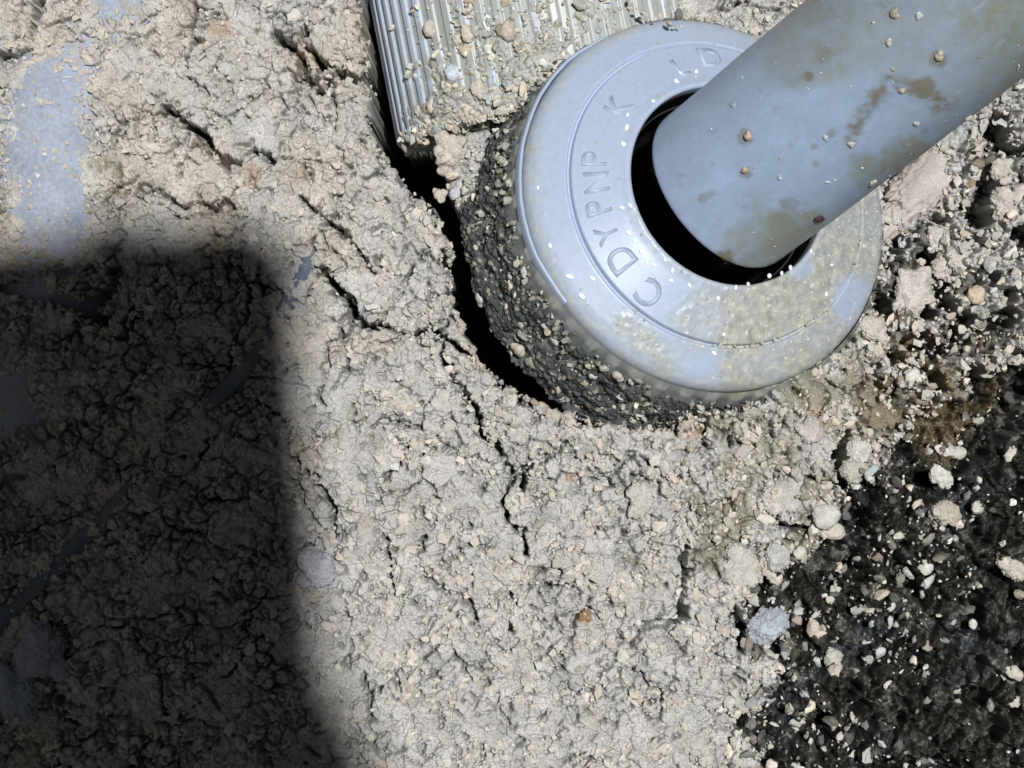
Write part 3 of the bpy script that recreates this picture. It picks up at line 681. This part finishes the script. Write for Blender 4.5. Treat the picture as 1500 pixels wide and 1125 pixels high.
stones = [
 ('stone', 1478, 664, 17, 'angular white stone at the right edge, alone on dark wet soil', PALE, dict(angular=1)),
 ('stone', 1403, 663, 10, 'small oval white stone left of the angular one on dark soil', PALE, dict(aspect=1.3)),
 ('clod', 1374, 694, 20, 'bright knobbly clod at the top of the pale drift on dark soil', (0.56, 0.54, 0.5), dict(lumps=5)),
 ('clod', 1356, 728, 15, 'grey clod just below left of the bright knobbly one', (0.36, 0.35, 0.31), dict(lumps=4)),
 ('clod', 1383, 748, 22, 'beige lumpy clod in the middle of the pale drift on dark soil', (0.42, 0.39, 0.33), dict(lumps=7)),
 ('stone', 1415, 735, 13, 'pale stone on the right side of the beige lumpy clod', PALE, dict(angular=.6)),
 ('clod', 1482, 826, 29, 'large pale crumbly clod cut by the right edge, over dark soil', (0.47, 0.44, 0.39), dict(lumps=9)),
 ('clod', 1229, 864, 15, 'white knobbly clod alone in the black hollow', PALE, dict(lumps=6)),
 ('stone', 1254, 846, 10, 'ochre and white pebble just above the knobbly clod in the hollow', (0.42, 0.34, 0.22), dict(aspect=0.8)),
 ('stone', 1262, 881, 9, 'round white pebble below right of the ochre pebble', (0.6, 0.58, 0.55), dict()),
 ('stone', 1356, 834, 12, 'bright round pebble among small grit in the dark soil', (0.58, 0.56, 0.52), dict(lumps=3)),
 ('stone', 1303, 887, 9, 'small white pebble in the middle of the grit drift', (0.55, 0.53, 0.5), dict()),
 ('stone', 1354, 865, 15, 'narrow upright pale pebble right of the grit drift', (0.45, 0.43, 0.38), dict(aspect=0.55)),
 ('stone', 1124, 915, 29, 'blue-white quartz stone resting at the edge of the pale soil', BLUE, dict(sink=0.0, squash=.7, angular=.8, aspect=1.2, rot=0.5)),
 ('clod', 1214, 911, 16, 'white clod right of the blue-white stone on dark soil', PALE, dict(lumps=6)),
 ('stone', 1425, 914, 8, 'small bright pebble alone on dark soil far right', (0.6, 0.58, 0.54), dict(aspect=.8)),
 ('clod', 1484, 984, 14, 'round white clod near the lower right edge', PALE, dict(lumps=3)),
 ('clod', 1478, 1018, 20, 'taller white clod just below the round one at lower right edge', (0.48, 0.46, 0.41), dict(lumps=6)),
 ('clod', 1222, 966, 22, 'pale clod at the bottom of the dark hollow', (0.44, 0.43, 0.38), dict(lumps=7)),
 ('stone', 1137, 816, 22, 'pale blocky stone at the brink of the black hollow', (0.48, 0.48, 0.46), dict(angular=.9)),
 ('stone', 1209, 757, 19, 'pale stone beside the crack above the black hollow', (0.52, 0.51, 0.48), dict(angular=.5, aspect=1.2)),
 ('stone', 1221, 779, 14, 'flat white stone on the upper rim of the black hollow', PALE, dict(angular=.5, aspect=1.4)),
 ('stone', 1172, 810, 10, 'small white stone between the blocky stone and the rim', (0.56, 0.54, 0.5), dict()),
 ('stone', 1258, 660, 20, 'white angular stone at the head of the curved crack', (0.54, 0.52, 0.49), dict(angular=.9)),
 ('clod', 1250, 690, 20, 'greyish clod under the angular stone at the curved crack', (0.42, 0.41, 0.36), dict(lumps=6)),
 ('clod', 1152, 722, 34, 'broad flat pale clod in the damp soil below the nut', (0.43, 0.42, 0.40), dict(lumps=8, squash=.35)),
 ('clod', 1088, 826, 32, 'broad pale clod left of the blocky stone', (0.46, 0.45, 0.42), dict(lumps=9, squash=.35)),
 ('clod', 1332, 428, 32, 'large pale clod touching the right side of the nut', (0.50, 0.465, 0.43), dict(lumps=9, squash=.5)),
 ('clod', 1280, 485, 20, 'pale clod at the lower right rim of the nut', (0.49, 0.46, 0.42), dict(lumps=6, aspect=1.2)),
 ('clod', 1376, 350, 24, 'knobbly pale clod between two black gaps right of the nut', (0.5, 0.47, 0.43), dict(lumps=8)),
 ('clod', 1478, 300, 34, 'big pale clod at the right edge level with the pipe end', (0.48, 0.45, 0.41), dict(lumps=9)),
 ('clod', 1470, 246, 20, 'small pale clod above the big one at the right edge', (0.47, 0.44, 0.40), dict(lumps=6)),
 ('clod', 1428, 255, 15, 'pale clod in the coarse soil below the pipe', (0.5, 0.47, 0.43), dict(lumps=5)),
 ('clod', 1400, 378, 26, 'elongated pale clod in the coarse soil right of the nut', (0.47, 0.44, 0.4), dict(lumps=7, aspect=1.4, rot=0.6)),
 ('stone', 1188, 635, 22, 'smooth mauve-grey clod in the damp soil under the nut', (0.46, 0.43, 0.41), dict(lumps=4, squash=.4)),
 ('stone', 1430, 432, 14, 'cream pebble in the brown crumbs at the right', (0.52, 0.44, 0.33), dict()),
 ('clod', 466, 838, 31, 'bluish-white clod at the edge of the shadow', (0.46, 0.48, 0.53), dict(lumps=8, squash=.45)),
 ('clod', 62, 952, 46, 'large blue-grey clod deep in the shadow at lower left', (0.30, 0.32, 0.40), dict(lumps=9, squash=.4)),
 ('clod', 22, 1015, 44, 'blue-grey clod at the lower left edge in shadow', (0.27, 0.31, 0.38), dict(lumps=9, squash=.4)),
 ('stone', 650, 590, 18, 'smooth pale lump in the dry soil left of the nut', (0.47, 0.45, 0.43), dict(squash=.3, lumps=4)),
 ('stone', 757, 736, 17, 'rounded pale pebble lying in the forked crack', (0.52, 0.5, 0.47), dict(squash=.5, aspect=1.1)),
 ('clod', 940, 735, 24, 'pale knob on the soil below the nut', (0.47, 0.45, 0.42), dict(lumps=6, squash=.4)),
 ('stone', 857, 902, 9, 'rust-brown crumb on the pale soil near the bottom', (0.26, 0.16, 0.08), dict(lumps=5, squash=.4)),
 ('stone', 591, 671, 6, 'tiny cream grain beside a hairline crack', (0.62, 0.55, 0.42), dict()),
]
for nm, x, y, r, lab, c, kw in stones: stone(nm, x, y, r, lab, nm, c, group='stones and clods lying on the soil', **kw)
# the smooth pale slab of clay beside the pipe
v_ = 90
slab = stone('clay_slab', 1362, 262, 60, 'smooth pinkish clay slab between the pipe and the coarse soil', 'clay slab', (0.47, 0.425, 0.405), squash=.35, aspect=1.9, rot=0.70, lumps=5, group=None)

def rb_spot(px, py):
    P = ground(px, py, RB_Z + RB_R)
    for _ in range(8):
        t, q = rb_coords(P[0], P[1]); zz = RB_Z + math.sqrt(max((RB_R + 5) ** 2 - q * q, 1)); P = ground(px, py, zz)
    return zz
for x, y, r, lab, c in ((630, 42, 13, 'long beige flake on the ribs near the top edge', (0.5, 0.46, 0.4)), (686, 50, 14, 'cream stone lodged between ribs left of centre', (0.52, 0.48, 0.42)),
                        (664, 107, 15, 'blue-white chip standing out on the ribs', (0.55, 0.6, 0.68)), (745, 45, 16, 'beige angular stone on the ribs right of centre', (0.48, 0.43, 0.37)),
                        (635, 155, 13, 'cream pebble low on the ribbed body', (0.54, 0.5, 0.42)), (700, 128, 13, 'pale pebble on the middle of the ribs', (0.52, 0.48, 0.42)),
                        (717, 70, 10, 'white glinting chip on the ribs', (0.62, 0.62, 0.58)), (775, 72, 9, 'round pale pebble on the ribs close to the nut', (0.5, 0.48, 0.42))):
    stone('stone', x, y, r, lab, 'stone', c, angular=.5, z=rb_spot(x, y), aspect=0.9, group='stones caked on the ribs')
for x, y, r, zz, lab, c in ((660, 215, 26, -85, 'large crumbly clod on the heap at the end of the ribs', (0.5, 0.46, 0.41)), (655, 245, 16, -90, 'grey clod left in the heap below the ribs', (0.45, 0.42, 0.38)),
                            (676, 275, 16, -95, 'pale violet clod above the black gap', (0.46, 0.45, 0.48)), (643, 285, 11, -110, 'small beige clod hanging over the black gap', (0.5, 0.46, 0.4)),
                            (616, 165, 9, -120, 'small pale clod at the left edge of the ribs', (0.48, 0.45, 0.4))):
    stone('clod', x, y, r, lab, 'clod', c, lumps=8, z=zz, group='clods heaped at the end of the ribs')
def side_spot(px, py):
    best = None
    for t in np.linspace(-10, -236, 60):
        ph_ = np.linspace(math.radians(120), math.radians(380), 200)
        Q = nutP(304, ph_, t); x, y = to_px(Q); d = (x - px) ** 2 + (y - py) ** 2; i = d.argmin()
        if best is None or d[i] < best[0]: best = (d[i], Q[i], math.cos(ph_[i]) * E1 + math.sin(ph_[i]) * E2)
    return best[1], best[2]
for x, y, r, lab, c in ((704, 436, 11, 'pale clod at the left end of the muddy nut side', (0.5, 0.48, 0.44)), (762, 512, 15, 'cluster of cream crumbs stuck on the muddy nut side', (0.5, 0.47, 0.41)),
                        (782, 530, 14, 'lower cream clod of the cluster on the nut side', (0.5, 0.47, 0.41)), (766, 476, 8, 'cream grain in the middle of the muddy nut side', (0.54, 0.5, 0.44)),
                        (767, 395, 9, 'white clod just under the nut rim at left', (0.54, 0.53, 0.5)), (814, 501, 8, 'white pebble midway down the nut side', (0.54, 0.53, 0.5)),
                        (857, 560, 9, 'tan pebble low on the nut side', (0.46, 0.4, 0.3)), (905, 548, 11, 'oval pale clod under the lower rim of the nut', (0.5, 0.48, 0.44)),
                        (880, 595, 9, 'pale crumb at the foot of the nut side', (0.48, 0.46, 0.41))):
    p, nn = side_spot(x, y); stone('clod', x, y, r, lab, 'clod', c, lumps=4, z=p, normal=nn, group='clods stuck on the side of the nut')
for x, y, r, lab, c, sq in ((1096, 200, 9, 'pinkish grain with a brown edge, highest on the lower pipe', (0.5, 0.38, 0.3), .8), (1091, 250, 7, 'tan grain below the pinkish one on the pipe', (0.45, 0.4, 0.27), .7),
                            (1201, 319, 9, 'dark red-brown crumb near the lower edge of the pipe', (0.06, 0.03, 0.025), .7), (1249, 211, 6, 'white grain at the foot of the brown stain on the pipe', (0.5, 0.5, 0.47), .6),
                            (1210, 202, 5, 'blue-white grain left of the brown stain', (0.5, 0.56, 0.62), .6), (1320, 133, 6, 'pale grain under the top of the brown stain', (0.5, 0.44, 0.36), .6),
                            (1376, 82, 9, 'cream grain on the upper pipe with brown halo', (0.5, 0.46, 0.36), .6), (1343, 182, 6, 'white grain right of the stain on the pipe', (0.52, 0.55, 0.56), .5),
                            (1418, 172, 8, 'cream clod at the right lower edge of the pipe', (0.5, 0.48, 0.42), .7), (1278, 266, 7, 'pale crumb on the lower edge of the pipe', (0.5, 0.5, 0.44), .6),
                            (1348, 23, 7, 'white wet grain near the top of the pipe', (0.62, 0.63, 0.6), .5), (1300, 62, 6, 'pale grain on the pipe below the top edge', (0.5, 0.48, 0.42), .5),
                            (1310, 22, 9, 'dull beige clod near the top of the pipe', (0.36, 0.34, 0.27), .5), (1075, 153, 7, 'faint bluish drop of lime on the pipe', (0.36, 0.43, 0.52), .25),
                            (1142, 261, 5, 'tiny blue-white grain on the middle of the pipe', (0.45, 0.52, 0.6), .5)):
    p, nn = on_pipe(x, y); stone('grain', x, y, r * 0.88, lab, 'grain', c, lumps=3, z=p, normal=nn, squash=sq, group='grains stuck to the pipe')

n = 900; ii = rng.integers(14, 330, n); jj = rng.integers(0, NT, n)
up_ok = (PP[ii, jj, 2] > cen[ii, 2] + 20) & (fbm(px[ii, jj], py[ii, jj], 80, 3, 611) + 0.2 * (py[ii, jj] < 120) > rng.uniform(-0.1, 0.6, n)); ii = ii[up_ok]; jj = jj[up_ok]
grains('specks_on_pipe', PP[ii, jj] + nrm[ii, jj] * 0.2, 0.7 + 2.0 * rng.random(len(ii)) ** 3, tones(len(ii), (0.42, 0.43, 0.40), 0.35), 'tiny specks of sand stuck on the grey-blue pipe', flat=0.7)
# water drops, whitened to show as glints
def cone_spot(px, py):
    g = ground(px, py, 0); eye = np.array([0, 0, H]); ray = g - eye; k = 1.0
    for _ in range(40):
        P = eye + ray * k; rel = P - C0; r = math.hypot(rel @ E1, rel @ E2)
        k += (rel @ A - np.interp(r, [150, 157, 168, 227, 236, 268, 276], [79, 79.5, 73, 44, 38.2, 20, 12])) / abs(ray @ A)
    return eye + ray * k
ICD = ico(3)
dm = None
drops = [(1096, 416, 4), (1078, 421, 4), (985, 396, 5), (974, 381, 4), (1010, 418, 4), (1158, 392, 4), (913, 211, 5), (918, 187, 5), (919, 168, 4), (957, 148, 4), (991, 119, 5), (1020, 105, 5), (997, 107, 4), (923, 301, 5), (911, 304, 4), (921, 341, 5), (929, 352, 4), (940, 368, 5),
         (947, 384, 4), (958, 388, 4), (983, 411, 4), (852, 434, 6), (834, 405, 6), (806, 360, 5), (868, 408, 4), (1052, 437, 4), (1188, 368, 4), (1127, 404, 5), (1145, 400, 4),
         (1060, 490, 4), (1046, 517, 4), (1218, 388, 3.5), (1210, 430, 4), (788, 275, 4)]
drop_labels = ['on the hole brink below the olive stain, right one', 'on the hole brink below the olive stain, left one', 'on the lower left brink of the hole beside the letter C', 'on the brink of the hole just above the letter C', 'on the brink of the hole right of the letter C', 'on the right brink of the hole beside the sandy film', 'left of the hole, level with the topmost P of the raised letters', 'left of the hole, second above the topmost P', 'left of the hole, third above the topmost P',
 'between the letter K and the top left of the hole', 'between the raised letters K and L, nearer the hole', 'just right under the raised letter L', 'just left under the raised letter L',
 'large one on the left brink of the hole beside the lower P', 'paired with the large one on the left brink of the hole', 'on the brink of the hole right of the raised Y', 'small one below right of the raised Y',
 'above the upper right end of the letter D at the hole', 'touching the upper right of the lower letter D', 'between the lower letter D and the hole, lowest of a close trio', 'at the brink of the hole above the letter C',
 'in the groove ring left below the lower letter D', 'on the outer band, left of the lower letter D', 'on the outer band near the rim at the left end', 'small one in the groove left of the letter C',
 'in the sandy patch just below the bottom of the hole', 'in the sand right of the pipe end', 'on the lower brink of the hole under the pipe end', 'on the lower right brink of the hole touching the pipe end',
 'in the sand midway between hole and groove', 'lying in the groove at the very bottom of the ring', 'on the bare blue patch at the right end of the groove', 'just under the bare blue patch at the right end of the groove',
 'tiny one on the outer band at the far left of the nut']
for i, (x, y, r) in enumerate(drops):
    p = cone_spot(x, y); v, f = ICD
    if dm is None:
        Vv = v.copy(); Vv[:, 2] = np.maximum(Vv[:, 2], -0.15) * 0.55
        o = mesh_np('water_drop', Vv, f, M_water); dm = o.data
    else: o = link(bpy.data.objects.new('water_drop', dm))
    o.rotation_euler = Vector(A).to_track_quat('Z', 'Y').to_euler(); o.rotation_euler.z += random.uniform(-1, 1)
    o.scale = (r * random.uniform(.7, 1.15), r * random.uniform(.5, .75), r); o.location = Vector([float(c) for c in p]) * S
    tag(o, 'glinting water drop ' + drop_labels[i], 'water drop', 'water drops on the nut')

# ------------------------------------------------------------------ buried pipes seen through the soil on the left
def tube(name, pts, r, col, label, cat, seed=0):
    pts = np.array(pts, float); L = np.r_[0, np.cumsum(np.linalg.norm(np.diff(pts[:, :2], axis=0), axis=1))]
    s = np.arange(0, L[-1], 5.0); c = np.stack([np.interp(s, L, pts[:, k]) for k in range(3)], -1)
    ker = np.ones(9) / 9
    c = np.stack([np.convolve(np.pad(c[:, k], 4, mode='edge'), ker, 'valid') for k in range(3)], -1)
    tg = np.gradient(c, axis=0); tg /= np.linalg.norm(tg, axis=1)[:, None]
    sd_ = np.cross(tg, Z); sd_ /= np.linalg.norm(sd_, axis=1)[:, None]; upv = np.cross(sd_, tg)
    th = np.linspace(0, 2 * math.pi, 48, endpoint=False)
    P = c[:, None] + r * (np.cos(th)[None, :, None] * sd_[:, None] + np.sin(th)[None, :, None] * upv[:, None])
    V = P.reshape(-1, 3); n = fbm(V[:, 0], V[:, 1], 50, 4, 601 + seed)
    cc = np.array(col) * (1 + 0.25 * n[:, None]); dd = sstep(0.05, 0.5, n)[:, None] * 0.6; cc = cc * (1 - dd) + np.array([0.3, 0.27, 0.22]) * dd
    a = grid_faces(len(s), 48); b = np.array([[i * 48 + 47, (i + 1) * 48 + 47, (i + 1) * 48, i * 48] for i in range(len(s) - 1)])[:, ::-1]
    o = mesh_np(name, V, np.vstack([a, b]), M_oldpipe, col=cc, extra={'gloss': np.zeros(len(V))})
    bm = bmesh.new(); bm.from_mesh(o.data); bmesh.ops.recalc_face_normals(bm, faces=bm.faces); bm.to_mesh(o.data); bm.free()
    return tag(o, label, cat)
def gp(x, y, z): return ground(x, y, z).tolist()
tube('buried_pipe', [gp(240, -200, -98), gp(186, 10, -101), gp(160, 60, -110), gp(92, 160, -96), gp(84, 235, -92), gp(90, 310, -99), gp(82, 380, -110), gp(60, 480, -126), gp(35, 600, -101), gp(20, 680, -126), gp(-30, 900, -120)], 105,
     (0.30, 0.34, 0.42), 'grey-blue pipe half buried in the soil at the upper left', 'pipe')
tube('thin_tube', [gp(463, 366, -40), gp(448, 392, -24), gp(430, 430, -20), gp(405, 475, -18), gp(380, 512, -20), gp(345, 556, -11), gp(315, 585, -15), gp(240, 650, -18), gp(150, 762, -15), gp(60, 850, -17), gp(0, 912, -15), gp(-80, 1000, -14)], 13,
     (0.12, 0.15, 0.20), 'thin grey tube crossing the shaded soil diagonally, mostly buried', 'tube', 3)

P = rng.random((2600, 2)) * [200, 420] - [20, 20]
hz = -4.0 - 0.006 * (P[:, 0] - 92 + 0.25 * (P[:, 1] - 200)) ** 2
P3 = []
bp_ = bpy.data.objects['buried_pipe'].data; bv = np.empty(len(bp_.vertices) * 3, np.float32); bp_.vertices.foreach_get('co', bv); bv = bv.reshape(-1, 3) / S
bx_, by_ = to_px(bv); top_ = bv[:, 2] > -75; bx_, by_, bz_ = bx_[top_], by_[top_], bv[top_]
for p in P:
    i = int(np.argmin((bx_ - p[0]) ** 2 + (by_ - p[1]) ** 2)); e = fbm(np.array([p[0]]), np.array([p[1]]), 45, 3, 631)[0]
    if (bx_[i] - p[0]) ** 2 + (by_[i] - p[1]) ** 2 < 64 and e > rng.uniform(-0.15, 0.55): P3.append(bz_[i] + [bx_[i] * 0 + rng.uniform(-3, 3), rng.uniform(-3, 3), 0])
P3 = np.array(P3)
grains('crumbs_on_buried_pipe', P3, 1.2 + 4.0 * rng.random(len(P3)) ** 3, tones(len(P3), (0.43, 0.41, 0.37), 0.15), 'crumbs and dust lying on the half buried pipe', flat=0.6)
# ------------------------------------------------------------------ the telephone that takes the picture and throws the shadow
def phone():
    z0 = H + 40
    off = z0 / math.tan(math.radians(SUN_EL)); ox, oy = off * math.cos(math.radians(SUN_AZ)), off * math.sin(math.radians(SUN_AZ))
    w, l, t, rc = 640, 1250, 62, 85
    right, top = (478 - 750) + ox, (562.5 - 345) + oy
    root = empty('smartphone', (right - w / 2, top - l / 2, z0))
    tag(root, 'black smartphone held over the pit, out of the picture', 'smartphone')
    def slab_(name, hw, hl, zz0, zz1, rc, mat, cx=0, cy=0):
        pts = []
        for sx, sy, a0 in ((1, 1, 0), (-1, 1, 90), (-1, -1, 180), (1, -1, 270)):
            for k in range(9):
                a = math.radians(a0 + k * 90 / 8); pts.append((cx + sx * (hw - rc) + rc * math.cos(a), cy + sy * (hl - rc) + rc * math.sin(a)))
        bm = bmesh.new(); b = [bm.verts.new((x * S, y * S, zz0 * S)) for x, y in pts]; tp = [bm.verts.new((x * S, y * S, zz1 * S)) for x, y in pts]
        bm.faces.new(b[::-1]); bm.faces.new(tp); n = len(pts)
        for i in range(n): bm.faces.new((b[i], b[(i + 1) % n], tp[(i + 1) % n], tp[i]))
        bmesh.ops.bevel(bm, geom=[e for e in bm.edges if abs(e.verts[0].co.z - e.verts[1].co.z) < 1e-9], offset=min(8, (zz1 - zz0) * .3) * S, segments=2, affect='EDGES')
        me = bpy.data.meshes.new(name); bm.to_mesh(me); bm.free(); me.materials.append(mat)
        return link(bpy.data.objects.new(name, me), root)
    slab_('shell', w / 2, l / 2, 0, t, rc, M_phone); slab_('screen', w / 2 - 16, l / 2 - 16, t + 0.5, t + 6, rc - 14, M_glass)
    slab_('camera_bump', 70, 150, -12, -0.5, 40, M_phone, cx=-(right - w / 2) * 1.0 - 100, cy=-(top - l / 2) * 1.0 + 60)
    slab_('side_button', 5, 60, 20, 42, 4, M_phone, cx=w / 2 + 3, cy=160)
    root.rotation_euler = (math.radians(-9), 0, math.radians(5.5))
phone()

# the sleeved arm and hand that hold it, all above the camera
def arm():
    K = H + 110
    J = {'elbow': (760, -1900, H + 1200, 330), 'forearm': (565, -1250, H + 980, 300), 'cuff': (425, -720, H + 760, 215), 'wrist': (370, -520, H + 640, 190), 'palm': (240, -230, H + 440, 200), 'palm2': (150, -40, H + 330, 175)}
    chain = [('elbow', 'forearm'), ('forearm', 'cuff'), ('cuff', 'wrist'), ('wrist', 'palm'), ('palm', 'palm2')]
    def finger(nm, pts, r0):
        prev = 'palm2' if nm != 'thumb' else 'palm'
        for i, p in enumerate(pts):
            J[nm + str(i)] = (*p, r0 * (1 - 0.13 * i)); chain.append((prev, nm + str(i))); prev = nm + str(i)
    finger('index', [(130, 190, H + 260), (110, 430, H + 235), (165, 560, H + 180), (205, 622, H + 130)], 66)
    finger('middle', [(-10, 200, H + 270), (-60, 440, H + 250), (-70, 590, H + 190), (-60, 690, H + 120)], 70)
    finger('ring', [(-140, 120, H + 270), (-270, 300, H + 250), (-350, 380, H + 200), (-440, 430, H + 130)], 66)
    finger('little', [(-200, -20, H + 280), (-330, 60, H + 260), (-420, 90, H + 200), (-490, 110, H + 120)], 56)
    finger('thumb', [(40, -330, H + 330), (-60, -420, H + 240), (-150, -470, H + 170)], 76)
    names = list(J); bm = bmesh.new(); vs = [bm.verts.new(Vector(J[n][:3]) * S) for n in names]
    for a, b in chain: bm.edges.new((vs[names.index(a)], vs[names.index(b)]))
    me = bpy.data.meshes.new('person'); bm.to_mesh(me); bm.free()
    o = link(bpy.data.objects.new('person', me))
    md = o.modifiers.new('skin', 'SKIN'); me.skin_vertices[0]
    for i, n in enumerate(names): me.skin_vertices[0].data[i].radius = (J[n][3] * S, J[n][3] * S * (0.75 if 'palm' in n else 1))
    me.skin_vertices[0].data[names.index('wrist')].use_root = True
    sb = o.modifiers.new('smooth', 'SUBSURF'); sb.levels = 2; sb.render_levels = 2
    dg = bpy.context.evaluated_depsgraph_get(); dg.update()
    m2 = bpy.data.meshes.new_from_object(o.evaluated_get(dg)); o.modifiers.clear(); o.data = m2
    m2.materials.clear(); m2.materials.append(material('work_glove', (0.05, 0.05, 0.055), 0.8, attr=False, noise=0.2, nscale=800, bump=0.3))
    for p in m2.polygons: p.use_smooth = True
    tag(o, 'forearm and gloved hand holding the phone above the pit, out of the picture', 'person')
arm()
